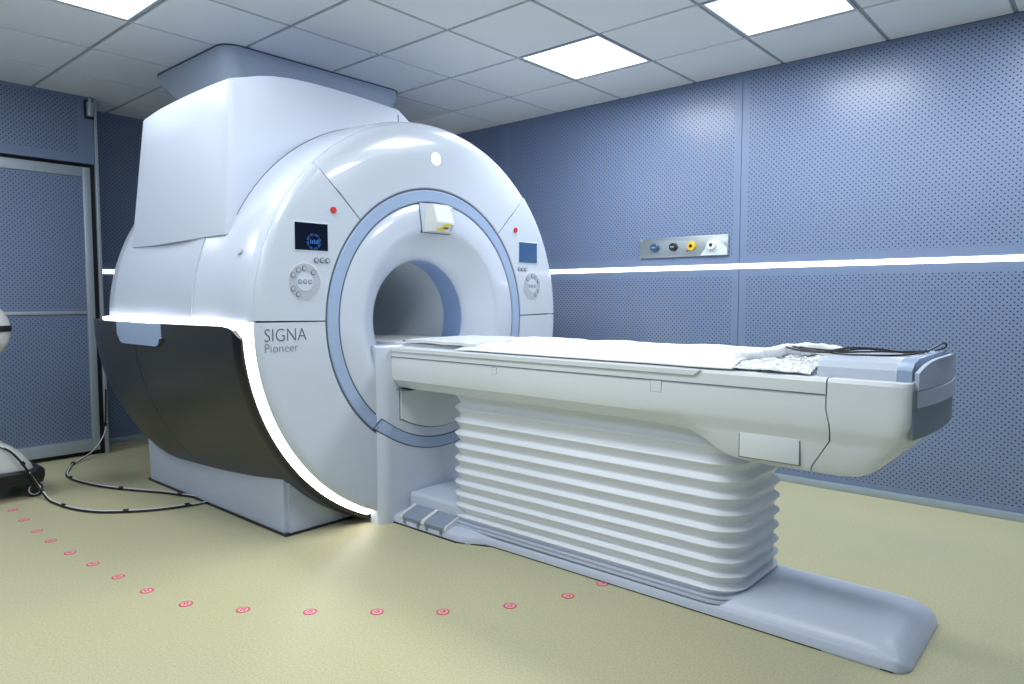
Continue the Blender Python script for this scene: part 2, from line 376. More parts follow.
# rear housing of the upper half
def rear(R0, x0): return [(x0, R0), (-4.25, R0 + .004), (-4.40, R0), (-4.52, R0 - .018), (-4.62, R0 - .05), (-4.71, R0 - .10), (-4.80, R0 - .19), (-4.86, R0 - .30), (-4.88, R0 - .45)]
UP = rear(1.147, XS - .006)
part('side_cover', lathe(B(), [p for p in UP if p[0] > -4.395] + [(-4.395, 1.147), (-4.395, 1.10), (XS - .006, 1.10)], 135, 179.2, 40), M['shell'], G, sharp=25)
part('rear_cover', lathe(B(), [(-4.40, 1.146)] + [p for p in UP if p[0] < -4.41] + [(-4.88, .41), (-4.8, .41), (-4.40, 1.10)], 100, 179.2, 70), M['shell'], G, sharp=25)
part('upper_housing', lathe(B(), UP + [(-4.88, .41), (-4.8, .41), (XS - .006, 1.06)], .8, 100, 70), M['shell'], G, sharp=25)
part('housing_frame', lathe(B(), [(XS + .02, 1.125), (-4.42, 1.132), (-4.45, 1.05), (XS + .02, 1.05)], 0, 360, 96), M['line'], G, sharp=25)
part('back_plate', lathe(B(), [(-4.86, .41), (-4.86, .72), (-4.84, .72), (-4.84, .41)], 180, 360, 40), M['shell'], G, sharp=25)
bm = B(); cyl(bm, (-3.07, 1.62, 1.400), (-3.068, 1.604, 1.410), .017, n=16); part('round_catch', bm, M['btn'], G)
# magnet housing ("turret") rising to the ceiling
def turret():
    plan = [(XT, 2.93), (XT, 2.80), (XT, 2.7), (XT, 2.6), (XT, 2.5), (XT, 2.4), (XT, 2.3), (XT, 2.2), (XT, 2.1), (XT, 2.0), (XT, 1.9), (XT, 1.8), (XT, 1.72), (XT, 1.650), (XT - .004, 1.636), (XT - .014, 1.628), (XT - .04, 1.620), (-3.4, 1.602), (-3.6, 1.586), (-3.8, 1.580), (-4.0, 1.584), (-4.15, 1.588), (-4.26, 1.592), (-4.285, 1.594), (-4.292, 1.610), (-4.31, 1.68), (-4.35, 1.80), (-4.40, 2.0), (-4.42, 2.3), (-4.42, 2.93)]
    bm = B(); tops = []; bot = []
    for x, y in plan:
        zt = 2.315 - (.115 * ((y - 2.12) / .6) ** 2 if y < 2.12 else .026 * ((y - 2.12) / .6) ** 2)
        if y > 2.70: zt -= (y - 2.70) * .55
        k = (XT - x) / 1.2
        back = min(1, max(0, (-3.4 - x) / .885))
        tops.append(Vector((x + .19 * back, y + .010 * back + .034 * max(0, 1 - k * 1.6) * (1 if y < 1.75 else .5 if y < 1.85 else 0), zt - .062 * k)))
        bot.append(Vector((x, y, 1.494 - .02 * math.sin(PI * min(1, max(0, k)) * .8))))
    loops = []
    for t in (0, .004, .25, .5, .75, .985, 1):
        L = []
        for b_, t_ in zip(bot, tops):
            p = b_.lerp(t_, t)
            if t in (0, 1):
                if p.y < 1.8: p.y += .008
                if p.x > -3.3: p.x -= .008
                if p.x < -4.285: p.x += .004
            L.append(p)
        loops.append(L)
    loft(bm, loops); return bm
part('housing_gap', lathe(B(), [(XT + .0035, 1.110), (XT + .0035, 1.1205), (XT - .002, 1.1215), (XT - .002, 1.110)], 88, 152, 60), M['btnline'], G)
part('magnet_housing', turret(), M['housing'], G, sharp=40)
bm = B(); box(bm, (XT - .004, 2.688, 2.08), (XT + .002, 2.694, 2.262)); part('housing_seam', bm, M['btnline'], G)
# glowing strips and dark flanks, both sides
for side in (-1, 1):
    def A(a, s=side): return a if s < 0 else 180 - a
    def cut(x):
        d = max(0, min(1, (x + 3.11) / .145)); return 180.4 + 3.6 * (1 - math.sqrt(max(0, 1 - d * d)))
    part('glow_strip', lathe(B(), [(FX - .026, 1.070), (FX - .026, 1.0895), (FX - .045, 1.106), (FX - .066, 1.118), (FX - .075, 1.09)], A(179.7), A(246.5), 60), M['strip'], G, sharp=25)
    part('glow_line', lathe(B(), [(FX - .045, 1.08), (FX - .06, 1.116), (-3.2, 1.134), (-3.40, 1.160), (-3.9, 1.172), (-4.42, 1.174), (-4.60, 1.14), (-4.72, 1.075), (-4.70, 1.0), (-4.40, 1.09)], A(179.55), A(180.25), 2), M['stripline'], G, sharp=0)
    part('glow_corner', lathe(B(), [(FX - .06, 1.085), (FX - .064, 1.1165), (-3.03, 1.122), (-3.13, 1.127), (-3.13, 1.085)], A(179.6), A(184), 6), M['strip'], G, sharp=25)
    h1 = [(-3.010, 1.141), (-3.03, 1.142), (-3.06, 1.145), (-3.085, 1.1475), (-3.11, 1.150), (-3.2, 1.157), (-3.4, 1.172), (-3.7, 1.187), (-3.997, 1.196), (-3.997, 1.16), (-3.11, 1.11), (-3.01, 1.11)]
    h2 = [(-4.003, 1.196), (-4.16, 1.200), (-4.3, 1.203), (-4.45, 1.200), (-4.58, 1.187), (-4.70, 1.158), (-4.80, 1.112), (-4.88, 1.05), (-4.94, .97), (-4.975, .86), (-4.985, .75), (-4.985, .70), (-4.9, .70), (-4.7, 1.05), (-4.6, 1.11), (-4.003, 1.16)]
    part('flank_cover', lathe(B(), h1, (lambda x: A(cut(x))), A(247), 60), M['hull'], G, sharp=25)
    part('flank_cover', lathe(B(), h2, A(180.4), A(247), 60), M['hull'], G, sharp=25)
    def cutl(x):
        d = max(0, min(1, (x + 3.11) / .145)); return 180.35 + 3.6 * (1 - math.sqrt(max(0, 1 - d * d)))
    lp = [(-2.968, 1.10), (-2.968, 1.128), (-2.974, 1.138), (-2.99, 1.1445), (-3.012, 1.146), (-3.012, 1.10)]
    part('flank_lip', lathe(B(), lp, (lambda x: A(cutl(x))), A(247), 60), M['lip'], G, sharp=25)
    def pk(x):
        d = max(0, min(1, max((x + 3.73) / .06, (-4.13 - x) / .06))); return 186.0 - 1.9 * (1 - math.sqrt(1 - d * d))
    px_ = [-3.67 - .012 * k for k in range(7)] + [-3.9, -4.07] + [-4.13 - .012 * k for k in range(7)]
    prof = [(x, 1.199 + .008 * min(1, (-3.66 - x) / .3)) for x in px_] + [(px_[-1], 1.16), (px_[0], 1.16)]
    part('flank_pocket', lathe(B(), prof, A(180.4), (lambda x: A(pk(x))), 8), M['ring'], G, sharp=25)
# plinth
bm = B(); pl = []
for y, zt in ((1.83, .60), (3.514, .60)):
    pl.append([(-4.76, y, .0), (-3.10, y, .0), (-3.10, y, .42), (-4.82, y, .75)])
loft(bm, pl)
bmesh.ops.bevel(bm, geom=[e_ for e_ in bm.edges if abs(e_.verts[0].co.z - e_.verts[1].co.z) > .2], offset=.02, segments=2, affect='EDGES')
part('plinth', bm, M['plinth'], G)
part('plinth_gasket', box(B(), (-4.77, 1.822, 0), (-3.092, 3.522, .012)), M['black'], G)
# docking column under the bore
DX = FX + .030
def dockx(y):
    d = min(1, max(0, (min(y, 2 * YC - y) - 2.244) / .07)); return FX + .030 * (1 - (1 - d) ** 2.4)
dy = [2.244 + .07 * k / 8 for k in range(9)]; dy = dy + [2 * YC - y for y in dy[::-1]]
bm = B(); loft(bm, [[(dockx(y) - ins, y, z) for y in dy] + [(FX - .06, dy[-1], z), (FX - .06, dy[0], z)] for z, ins in ((0, 0), (.915, 0), (.934, .004), (.943, .014), (.946, .03))])
part('dock_column', bm, M['face'], G, sharp=30)
def ringseg(r0, r1, off, a0, a1, n=60):
    bm = B(); loops = []
    for i in range(n + 1):
        t = R(a0 + (a1 - a0) * i / n); y0_, y1_ = YC + r0 * math.cos(t), YC + r1 * math.cos(t)
        loops.append([(dockx(y0_) + off, y0_, ZC + r0 * math.sin(t)), (dockx(y1_) + off, y1_, ZC + r1 * math.sin(t)), (dockx(y1_) - .01, y1_, ZC + r1 * math.sin(t)), (dockx(y0_) - .01, y0_, ZC + r0 * math.sin(t))])
    loft(bm, loops); return bm
part('ring_segment', ringseg(.655, .710, .004, 231.5, 308.5), M['ring'], G, sharp=25)
part('ring_joint', ringseg(.649, .716, .0015, 231.0, 309.0), M['line'], G, sharp=25)
def plate(o, gap=0):
    pts = [(2.372 + gap, .90), (2.372 + gap, .545 + gap)] + [(YC + (.600 - gap) * math.cos(R(a)), ZC + (.600 - gap) * math.sin(R(a))) for a in range(241, 300, 4)] + [(2.972 - gap, .545 + gap), (2.972 - gap, .90)]
    return prism(B(), pts, 0, DX - .01, DX + o)
part('dock_plate', plate(.010, .005), M['tab'], G); part('dock_plate_joint', plate(.002), M['btnline'], G)
# panel seams are real gaps; round white disc, camera pod, displays, buttons
bm = B(); cyl(bm, (FX - .02, 2.675, 1.96), (FX + .001, 2.675, 1.96), .034, n=32); part('white_disc', bm, M['logo'], G)['label'] = 'glowing white disc'
bm = B(); prism(bm, [(2.542, 1.712), (2.566, 1.548), (2.778, 1.548), (2.802, 1.712)], 0, FX - .01, FX + .0025)
pod = part('light_pod', bm, M['line'], G); bm = B(); prism(bm, [(2.546, 1.708), (2.570, 1.552), (2.774, 1.552), (2.798, 1.708)], 0, FX - .01, FX + .006); part('pod_plate', bm, M['shell'], pod)
bm = B(); a = [(FX + .004, 2.60, 1.706), (FX + .004, 2.752, 1.706), (FX + .045, 2.748, 1.706), (FX + .045, 2.62, 1.706)]
loft(bm, [[(FX + .003, 2.592, 1.708), (FX + .003, 2.762, 1.708), (FX + .035, 2.745, 1.708), (FX + .035, 2.62, 1.708)],
          [(FX + .003, 2.585, 1.600), (FX + .003, 2.762, 1.600), (FX + .068, 2.752, 1.606), (FX + .068, 2.618, 1.606)],
          [(FX + .003, 2.585, 1.554), (FX + .003, 2.762, 1.554), (FX + .050, 2.752, 1.556), (FX + .050, 2.610, 1.556)]])
bmesh.ops.bevel(bm, geom=list(bm.edges), offset=.003, segments=2, affect='EDGES'); part('pod_nose', bm, M['cwhite'], pod)
def LP(u, v, o): return (FX + .050 + .018 * v + o, 2.612 + .140 * u, 1.556 + .050 * v)
def lab(pts, o0, o1, m, nm): part(nm, (lambda bm: (loft(bm, [[LP(*p, o0) for p in pts], [LP(*p, o1) for p in pts]]), bm)[1])(B()), M[m], pod, sharp=0)
lab([(.04, .10), (.60, .95), (.80, .95), (.55, .10)], -.001, .0012, 'yellow', 'warning_label')
lab([(.40, .30), (.48, .52), (.75, .52), (.68, .30)], .001, .0018, 'text', 'warning_print')
lab([(.80, .12), (.80, .85), (.95, .85), (.95, .12)], -.001, .0012, 'btn', 'warning_print')
def console(s):
    f = (lambda y: y) if s < 0 else (lambda y: 2 * YC - y)
    def bxy(x0, x1, ya, yb, za, zb, bev=0):
        ya, yb = sorted((f(ya), f(yb))); return box(B(), (x0, ya, za), (x1, yb, zb), bev)
    fr = part('display', bxy(FX - .01, FX + .002, 1.778, 1.970, 1.409, 1.551, .002), M['shell'], G)
    part('screen', bxy(FX - .005, FX + .0035, 1.785, 1.963, 1.417, 1.545), M['screen'] if s < 0 else M['screenrefl'], fr)
    if s < 0:
        bm = B()
        for rr in (.030, .036): 
            loops = []
            for t0 in range(0, 360, 45):
                pts = [(1.885 + q * math.cos(R(t0 + t)), 1.458 + q * math.sin(R(t0 + t))) for q, t in ((rr, 0), (rr, 18), (rr, 34), (rr + .002, 34), (rr + .002, 18), (rr + .002, 0))]
                prism(bm, pts, 0, FX + .0034, FX + .0042)
        for k in range(5): box(bm, (FX + .0034, 1.865 + .01 * k, 1.448), (FX + .0042, 1.870 + .01 * k, 1.468 - .004 * (k % 2)))
        part('screen_graphic', bm, M['graphic'], fr, sharp=0)
    bm = B(); cyl(bm, (FX - .01, f(1.998), 1.617), (FX + .008, f(1.998), 1.617), .017, .015, 24); part('stop_button', bm, M['red'], G)['label'] = 'red round button'
    C = (f(1.834), 1.269)
    bm = B(); cyl(bm, (FX - .01, *C), (FX + .0015, *C), .090, n=40); dial = part('keypad', bm, M['btnline'] if 0 else M['cwhite'], G, sharp=40)
    bm = B(); cyl(bm, (FX - .01, *C), (FX + .003, *C), .085, n=40); part('keypad_ring', bm, M['btn'], dial, sharp=40)
    bm = B(); cyl(bm, (FX - .01, *C), (FX + .0042, *C), .044, n=32); part('keypad_centre', bm, M['shell'], dial, sharp=40)
    def button(y, z, r_=.0125, par=dial):
        bm = B(); cyl(bm, (FX - .01, f(y), z), (FX + .0055, f(y), z), r_, n=16); b_ = part('button', bm, M['btnline'], par, sharp=40)
        return b_
    def face(y, z, r_, par):
        bm = B(); cyl(bm, (FX - .01, f(y), z), (FX + .0065, f(y), z), r_, n=16); box(bm, (FX + .006, f(y) - .004, z - .001), (FX + .007, f(y) + .004, z + .002)); part('button_face', bm, M['btn'], par, sharp=40)
    for y, z in ((1.772, 1.299), (1.799, 1.323), (1.831, 1.331), (1.879, 1.313), (1.771, 1.235), (1.797, 1.21)): button(y, z); face(y, z, .0095, dial)
    for y, z in ((1.807, 1.268), (1.834, 1.268), (1.861, 1.268)): button(y, z, .011); face(y, z, .008, dial)
    for y, z in ((1.898, 1.372), (1.930, 1.372), (1.961, 1.372)): button(y, z, .0125, G); face(y, z, .009, G)
console(-1); console(1)
def text(s, size, loc, m, parent, name='lettering', sx=1, ext=.0008):
    c = bpy.data.curves.new('t', 'FONT'); c.body = s; c.size = size; c.extrude = ext; c.resolution_u = 3; c.offset = -.0016
    t = bpy.data.objects.new('t', c); COL.objects.link(t); bpy.context.view_layer.update()
    me = bpy.data.meshes.new_from_object(t); bpy.data.objects.remove(t)
    me.transform(Matrix.Translation(Vector(loc)) @ Matrix.Rotation(R(90), 4, 'Z') @ Matrix.Rotation(R(90), 4, 'X') @ Matrix.Diagonal((sx, 1, 1, 1)))
    return link(name, me, m, parent, sharp=0)
text('SIGNA', .086, (FX + .001, 1.620, .994), M['text'], G, sx=.88)
text('Pioneer', .060, (FX + .001, 1.620, .944), M['text'], G, sx=.93)

# ------------------------------------------------------------------ patient table
T = empty('patient_table', (-1.7, YC, 0), 'long white scanning table docked to the scanner on ribbed bellows', 'scanning table')
HW = .347
# floor plate
def lerp1(x, tab):
    if x <= tab[0][0]: return tab[0][1]
    for (a, u), (b, v) in zip(tab, tab[1:]):
        if x <= b: t = (x - a) / (b - a); t = t * t * (3 - 2 * t); return u + (v - u) * t
    return tab[-1][1]
HWT = [(-2.40, .345), (-2.36, .335), (-2.24, .278), (-2.2, .274), (-.56, .264), (-.50, .260), (-.482, .250), (-.467, .232), (-.458, .205)]
HTT = [(-2.5, .052), (-1.25, .058), (-1.03, .088), (-.60, .090), (-.55, .087), (-.515, .079), (-.493, .064), (-.476, .046), (-.465, .028), (-.458, .012)]
def basesec(x):
    w_ = lerp1(x, HWT); h = lerp1(x, HTT); e_ = min(.042, h * .72)
    half = [(w_ - .004, 0), (w_ - .004, .004), (w_, .006), (w_, e_ * .8), (w_ - .006, e_), (w_ - .014, e_ + .001), (w_ - .020, e_ + (h - e_) * .25), (w_ - .05, e_ + (h - e_) * .78), (w_ - .09, e_ + (h - e_) * .95), (w_ - .15, h * .985 + .001), (w_ * .3, h)]
    return [(x, YC - a, z) for a, z in half] + [(x, YC + a, z) for a, z in half[::-1]]
bm = B(); loft(bm, [basesec(x) for x in [-2.88, -2.6, -2.42, -2.38, -2.34, -2.30, -2.26, -2.22, -2.1, -1.8, -1.5, -1.3, -1.2, -1.13, -1.06, -1.0, -.9, -.8, -.7, -.62, -.59, -.56, -.54, -.525, -.51, -.5, -.49, -.48, -.474, -.468, -.463, -.460, -.458]])
bs = part('floor_plate', bm, M['base'], T, sharp=40)
part('floor_gasket', prism(B(), [(-2.87, 2.322), (-2.40, 2.322), (-2.22, 2.3995), (-.50, 2.4135), (-.50, 2.9305), (-2.22, 2.9445), (-2.40, 3.022), (-2.87, 3.022)], 2, 0, .0045), M['black'], bs, sharp=0)
# raised step block by the scanner
bm = B(); box(bm, (-2.865, 2.425, .04), (-2.42, 2.90, .150), .022, 3); part('step_block', bm, M['base'], bs)
for k, x0 in enumerate((-2.795, -2.625)):
    bm = B(); prism(bm, [(2.326, .03), (2.322, .052), (2.330, .058), (2.450, .098), (2.450, .04)], 0, x0, x0 + .140); p = part('foot_pedal', bm, M['pad'], bs)
    for dx in (.018, .122):
        part('pedal_slot', box(B(), (x0 + dx - .006, 2.318, .018), (x0 + dx + .006, 2.326, .046)), M['endgrey'], p)
for xa, xb in ((-2.815, -2.797), (-2.652, -2.628), (-2.482, -2.472)):
    bm = B(); prism(bm, [(2.328, .02), (2.321, .046), (2.330, .060), (2.454, .101), (2.454, .03)], 0, xa, xb); part('pedal_surround', bm, M['cwhite'], bs)
# bellows
bm = B(); loops = []
BX0, BX1, BY0, BY1 = -2.565, -1.020, 2.410, 2.934
NP = 11; Z0, Z1 = .070, .735
for i in range(NP):
    za = Z0 + (Z1 - Z0) * (i / NP) ** 1.12; zb = Z0 + (Z1 - Z0) * ((i + 1) / NP) ** 1.12
    for t, d in ((0, .022), (.10, .0205), (.24, .0165), (.38, .0115), (.50, .006), (.58, .0015), (.63, 0), (.67, .001), (.75, .008), (.88, .0175)):
        z = za + (zb - za) * t
        loops.append([(px, py, z) for px, py in rrect(BX0 + d, BY0 + d, BX1 - d, BY1 - d, .13 - d * .5, 8)])
loops.append([(px, py, Z1) for px, py in rrect(BX0 + .03, BY0 + .03, BX1 - .03, BY1 - .03, .115, 8)])
loft(bm, loops); part('bellows', bm, M['bellow'], T, sharp=60)
bm = B(); loft(bm, [[(px, py, z) for px, py in rrect(BX0 - .008 + d, BY0 - .008 + d, BX1 + .008 - d, BY1 + .008 - d, .135, 8)] for z, d in ((.050, .002), (.060, .002), (.0615, .010), (.0655, .010), (.067, .004), (.073, .004))]); part('bellows_collar', bm, M['base'], T)
# table body
def section(x, zb, dx_low=0, bulge=0, hw=HW):
    """half section: (w, z) from the underside centre outwards"""
    h = [(.20, zb), (hw - .075, zb), (hw - .042, zb + .010), (hw - .030, zb + .03), (hw - .024, max(.715, zb + .034)), (hw - .019, max(.735, zb + .042)), (hw - .006, max(.762, zb + .052)), (hw, max(.785, zb + .065)), (hw + .002, .84), (hw, .885), (hw - .001, .925), (hw - .008, .936), (hw - .02, .938)]
    def dx(z): return 0 if (dx_low == 0 or z > .80) else (.012 if z > .74 else .012 + (dx_low - .012) * min(1, (.74 - z) / .11)) * (dx_low / -.055)
    L = [(x + dx(z), YC - w_, z) for w_, z in h]
    return L + [(x + dx(z), YC + w_, z) for w_, z in h[::-1]]
secs = [(-2.905, .712), (-2.0, .712), (-1.45, .710), (-1.26, .705), (-1.20, .698), (-1.15, .680), (-1.10, .650), (-1.06, .630), (-1.02, .618), (-.97, .612), (-.85, .612), (-.703, .612)]
bm = B(); loft(bm, [section(x, z, dx_low=(-.055 if x > -.71 else 0)) for x, z in secs]); tb = part('table_body', bm, M['tab'], T, sharp=28)
secs = [(-.698, .612, HW), (-.66, .612, HW), (-.62, .618, HW), (-.59, .630, HW), (-.555, .655, HW), (-.52, .688, HW), (-.49, .718, HW - .001), (-.474, .738, HW - .006), (-.466, .752, HW - .013), (-.462, .762, HW - .02)]
bm = B(); loft(bm, [section(x, z, dx_low=(-.055 if x < -.69 else -.025 if x < -.65 else 0), hw=h) for x, z, h in secs]); te = part('end_cover', bm, M['tab'], T, sharp=28)
bm = B(); loft(bm, [section(x, .625, -.055, hw=HW - .006) for x in (-.705, -.695)]); part('end_joint', bm, M['tabline'], T)
# side details
ys = YC - HW
bm = B(); box(bm, (-2.90, ys - .0035, .8835), (-.704, ys + .01, .8865)); part('side_seam', bm, M['tabline'], tb, sharp=0)
bm = B(); prism(bm, [(-2.90, .935), (-1.13, .935), (-1.155, .912), (-2.90, .912)], 1, ys - .007, ys + .02); bmesh.ops.bevel(bm, geom=list(bm.edges), offset=.003, segments=1, affect='EDGES'); part('side_rail', bm, M['tab'], tb)
for x0, z0, s_ in ((-2.155, .846, .03), (-1.335, .840, .046)):
    p = part('square_cover', box(B(), (x0, ys - .0022, z0), (x0 + s_, ys + .01, z0 + s_)), M['btnline'], tb)
    part('cover_face', box(B(), (x0 + .0015, ys - .0030, z0 + .0012), (x0 + s_ - .0012, ys + .01, z0 + s_ - .0012)), M['tab'], p)
p = part('access_panel', box(B(), (-.995, ys + .0225, .636), (-.785, ys + .04, .728)), M['tabline'], tb); part('panel_face', box(B(), (-.992, ys + .0215, .639), (-.788, ys + .04, .725), .001), M['tab'], p)
part('dark_slot', box(B(), (-2.86, ys + .02, .7085), (-2.78, ys + .08, .7125)), M['line'], tb)
# table surface
bm = B(); loft(bm, [[(px, py, z) for px, py in rrect(-3.6, YC - .26, -.76, YC + .26, .04, 4)] for z in (.93, .952)]); part('cradle', bm, M['cwhite'], T)
# end block
bm = B(); blk = []
for x in (-.745, -.5125):
    blk.append([(x, YC - .30, .936), (x, YC - .295, .970), (x, YC - .27, .990), (x, YC - .20, 1.0), (x, YC + .20, 1.0), (x, YC + .27, .990), (x, YC + .295, .970), (x, YC + .30, .936)])
loft(bm, blk); part('end_block', bm, M['shell'], T, sharp=30)
bm = B(); blk = []
for x in (-.512, -.470):
    blk.append([(x, YC - .302, .93), (x, YC - .297, .972), (x, YC - .27, .993), (x, YC - .20, 1.004), (x, YC + .20, 1.004), (x, YC + .27, .993), (x, YC + .297, .972), (x, YC + .302, .93)])
loft(bm, blk); part('chrome_band', bm, M['chrome'], T, sharp=30)['label'] = 'shiny bluish metal band'
def endplate(z0, z1, x0, m, name, top=None, bulge=.03, hw=.30, bot=None):
    bm = B(); n = 12; fr = []; 
    for x_off in (0, .012):
        L = []
        for i in range(n + 1):
            u = -1 + 2 * i / n; L.append((x0 + bulge * (1 - u * u) + x_off, YC + u * hw, (z1 - (top or 0) * u * u * u * u)))
        for i in range(n + 1):
            u = 1 - 2 * i / n; L.append((x0 + bulge * (1 - u * u) + x_off, YC + u * hw, z0 + (bot or 0) * (abs(u) ** 3)))
        fr.append(L)
    loft(bm, fr); return part(name, bm, m, T, sharp=30)
endplate(.915, 1.002, -.462, M['plinth'], 'handle_plate', top=.035, bulge=.022)
endplate(.862, .912, -.462, M['plinth'], 'handle_plate', bulge=.028, hw=.296)
endplate(.765, .915, -.470, M['endgrey'], 'end_plate', bulge=.026, hw=.322, bot=.0)

# ------------------------------------------------------------------ things lying on the table
def nz(x, y, s, seed=0): return noise.noise(Vector((x * s, y * s, seed)))
def cloth(x0, x1, y0, y1, nx, ny, zf, edge, thick=.004):
    bm = B(); top = []; botm = []
    for i in range(nx + 1):
        a = []; b = []
        for j in range(ny + 1):
            u = i / nx; v = j / ny
            x = x0 + (x1 - x0) * u; y = y0 + (y1 - y0) * v
            dx, dy = edge(u, v, x, y); z = zf(x, y, u, v)
            a.append(bm.verts.new((x + dx, y + dy, z))); b.append(bm.verts.new((x + dx, y + dy, z - thick)))
        top.append(a); botm.append(b)
    for i in range(nx):
        for j in range(ny):
            bm.faces.new((top[i][j], top[i + 1][j], top[i + 1][j + 1], top[i][j + 1])); bm.faces.new((botm[i][j], botm[i][j + 1], botm[i + 1][j + 1], botm[i + 1][j]))
    for i in range(nx):
        for j in (0, ny):
            bm.faces.new((top[i][j], botm[i][j], botm[i + 1][j], top[i + 1][j]))
    for j in range(ny):
        for i in (0, nx):
            bm.faces.new((top[i][j], top[i][j + 1], botm[i][j + 1], botm[i][j]))
    return bm
def ledge(u, v, x, y):
    return (.02 * nz(y, 0, 6, 3) * (1 if u in (0, 1) else 0), .014 * nz(x, 0, 5, 8) * (1 if v < .01 else 0))
tag(part('cushion', cloth(-2.86, -2.30, 2.37, 2.96, 40, 24, lambda x, y, u, v: .974 + .004 * nz(x, y, 9) + .003 * nz(x, y, 25), lambda u, v, x, y: (0, .03 * (1 - u) * (1 if v < .5 else -1) * (1 if v in (0, 1) else 0)), .014), M['cwhite'], sharp=0, org=(-2.55, YC, .953)), 'thin off-white creased pad at the scanner end of the table', 'pad')
def sz(x, y, u, v):
    z = .974 + .012 * max(0, 1 - abs(v - .62) / .5) + .007 * nz(x, y, 4) + .005 * nz(x, y, 11, 5) + .002 * nz(x, y, 35, 2)
    if v < .12: z -= (z - .947) * (1 - v / .12) ** 1.5
    z -= .010 * max(0, 1 - u / .06)
    return max(z, .958 if y > 2.41 else .9445)
o = part('bed_sheet', cloth(-2.42, -1.02, 2.338, 2.985, 150, 60, sz, lambda u, v, x, y: (.16 * (1 - v) * max(0, 1 - u / .3) * 0 + .05 * math.sin(v * 5) * (u < .1) + .02 * nz(y, 0, 6, 3) * (u > .95), .012 * nz(x, 0, 4, 8) * (v < .01) + .012 * nz(x, 1, 6, 8) * (v > .99)), .004), M['sheet'], sharp=0, org=(-1.7, YC, .955))
me = o.data; me.shade_smooth()
tag(o, 'bright white creased sheet spread along the scanning table', 'sheet')
# rolled end of the sheet
bm = B(); pts = [Vector(p) for p in ((-1.06, 2.44, .972), (-1.02, 2.52, .980), (-1.0, 2.61, .985), (-.97, 2.70, .992), (-.93, 2.80, .992), (-.86, 2.88, .982), (-.78, 2.93, .972))]
path = catmull(pts, 8); tube(bm, path, .024, 14)
for v in bm.verts: v.co += Vector((nz(v.co.x, v.co.y, 30) * .012, nz(v.co.y, v.co.z, 40, 3) * .012, nz(v.co.x, v.co.z, 35, 7) * .010))
for v in bm.verts: v.co.z = max(v.co.z, .9545)
tag(part('rolled_sheet', bm, M['sheet'], sharp=0, org=(-.95, 2.7, .955)), 'bunched roll of white sheet near the foot end of the table', 'sheet').data.shade_smooth()
o = part('plastic_film', cloth(-1.04, -.755, 2.350, 2.90, 44, 60, lambda x, y, u, v: .962 - .014 * max(0, 1 - v / .12) + .010 * nz(x, y, 14) + .014 * abs(nz(x, y, 30, 4)) * min(1, .2 + v * 6) + .006 * abs(nz(x, y, 60, 9)), lambda u, v, x, y: (.02 * nz(y, 0, 9, 3) * (u in (0, 1)), .015 * nz(x, 0, 12, 8) * (v in (0, 1))), .003), M['plasticfilm'], sharp=0, org=(-.9, 2.6, .955))
tag(o, 'crumpled clear plastic film beside the white end block of the table', 'plastic film')
# black leads
L = empty('black_leads', (-.8, 2.6, 1.0), 'tangle of thin black leads lying over the foot end of the table', 'cable')
def lead(name, pts, r_, par, m='black', k=10, n=7): return part(name, tube(B(), catmull(pts, k), r_, n), M[m], par, sharp=0)
lead('lead', [(-1.00, 2.80, 1.008), (-.93, 2.70, 1.006), (-.86, 2.62, 1.003), (-.78, 2.57, 1.006), (-.70, 2.56, 1.022), (-.62, 2.60, 1.020), (-.55, 2.66, 1.008), (-.51, 2.74, 1.008)], .0036, L)
lead('lead', [(-.99, 2.82, 1.008), (-.90, 2.72, 1.004), (-.82, 2.68, 1.003), (-.75, 2.64, 1.006), (-.67, 2.66, 1.014), (-.58, 2.70, 1.008), (-.50, 2.78, 1.008)], .0036, L)
lead('lead', [(-.96, 2.74, 1.008), (-.86, 2.66, 1.002), (-.78, 2.56, 1.004), (-.70, 2.50, 1.0045), (-.60, 2.52, 1.0045), (-.54, 2.60, 1.0045), (-.50, 2.70, 1.009)], .0034, L)
lead('lead', [(-.97, 2.70, 1.006), (-.88, 2.60, 1.002), (-.80, 2.54, 1.004), (-.72, 2.53, 1.008), (-.62, 2.62, 1.010), (-.53, 2.68, 1.008)], .0036, L)
lead('lead_loop', [(-.50, 2.75, 1.010), (-.485, 2.79, 1.022), (-.470, 2.84, 1.034), (-.464, 2.87, 1.030), (-.470, 2.87, 1.016), (-.490, 2.83, 1.008)], .003, L)
part('plug', cyl(B(), (-1.02, 2.83, 1.0), (-.98, 2.78, 1.002), .009, n=12), M['black'], L)

# ------------------------------------------------------------------ wall service panel
y = YB
sp_ = empty('service_panel', (-2.36, y, 1.48), 'steel medical gas outlet plate on the back wall above the light strip', 'outlet panel')
part('plate', box(B(), (-2.70, y - .012, 1.480), (-2.02, y + .001, 1.620), .002), M['steel'], sp_)
for k, (x, m) in enumerate(((-2.575, 'oblue'), (-2.425, 'oblk'), (-2.283, 'oyel'), (-2.134, 'owh'))):
    z = 1.552
    bm = B(); cyl(bm, (x, y - .036, z), (x, y - .01, z), .030 if k != 1 else .027, .032, 28); ot = part('outlet', bm, M[m], sp_); ot['label'] = ['dark blue round outlet', 'black round outlet', 'yellow round outlet', 'white round outlet'][k]
    bm = B()
    if k < 2: box(bm, (x - .014, y - .039, z - .004), (x + .014, y - .035, z + .004)); part('socket', bm, M['steel'], ot)
    else: cyl(bm, (x, y - .039, z), (x, y - .03, z), .012, n=16); part('socket', bm, M['oblk'], ot)
    if k == 2: bm = B(); cyl(bm, (x - .035, y - .02, z - .032), (x - .035, y - .01, z - .032), .008, n=12); part('gas_tag', bm, M['sticker'], sp_)
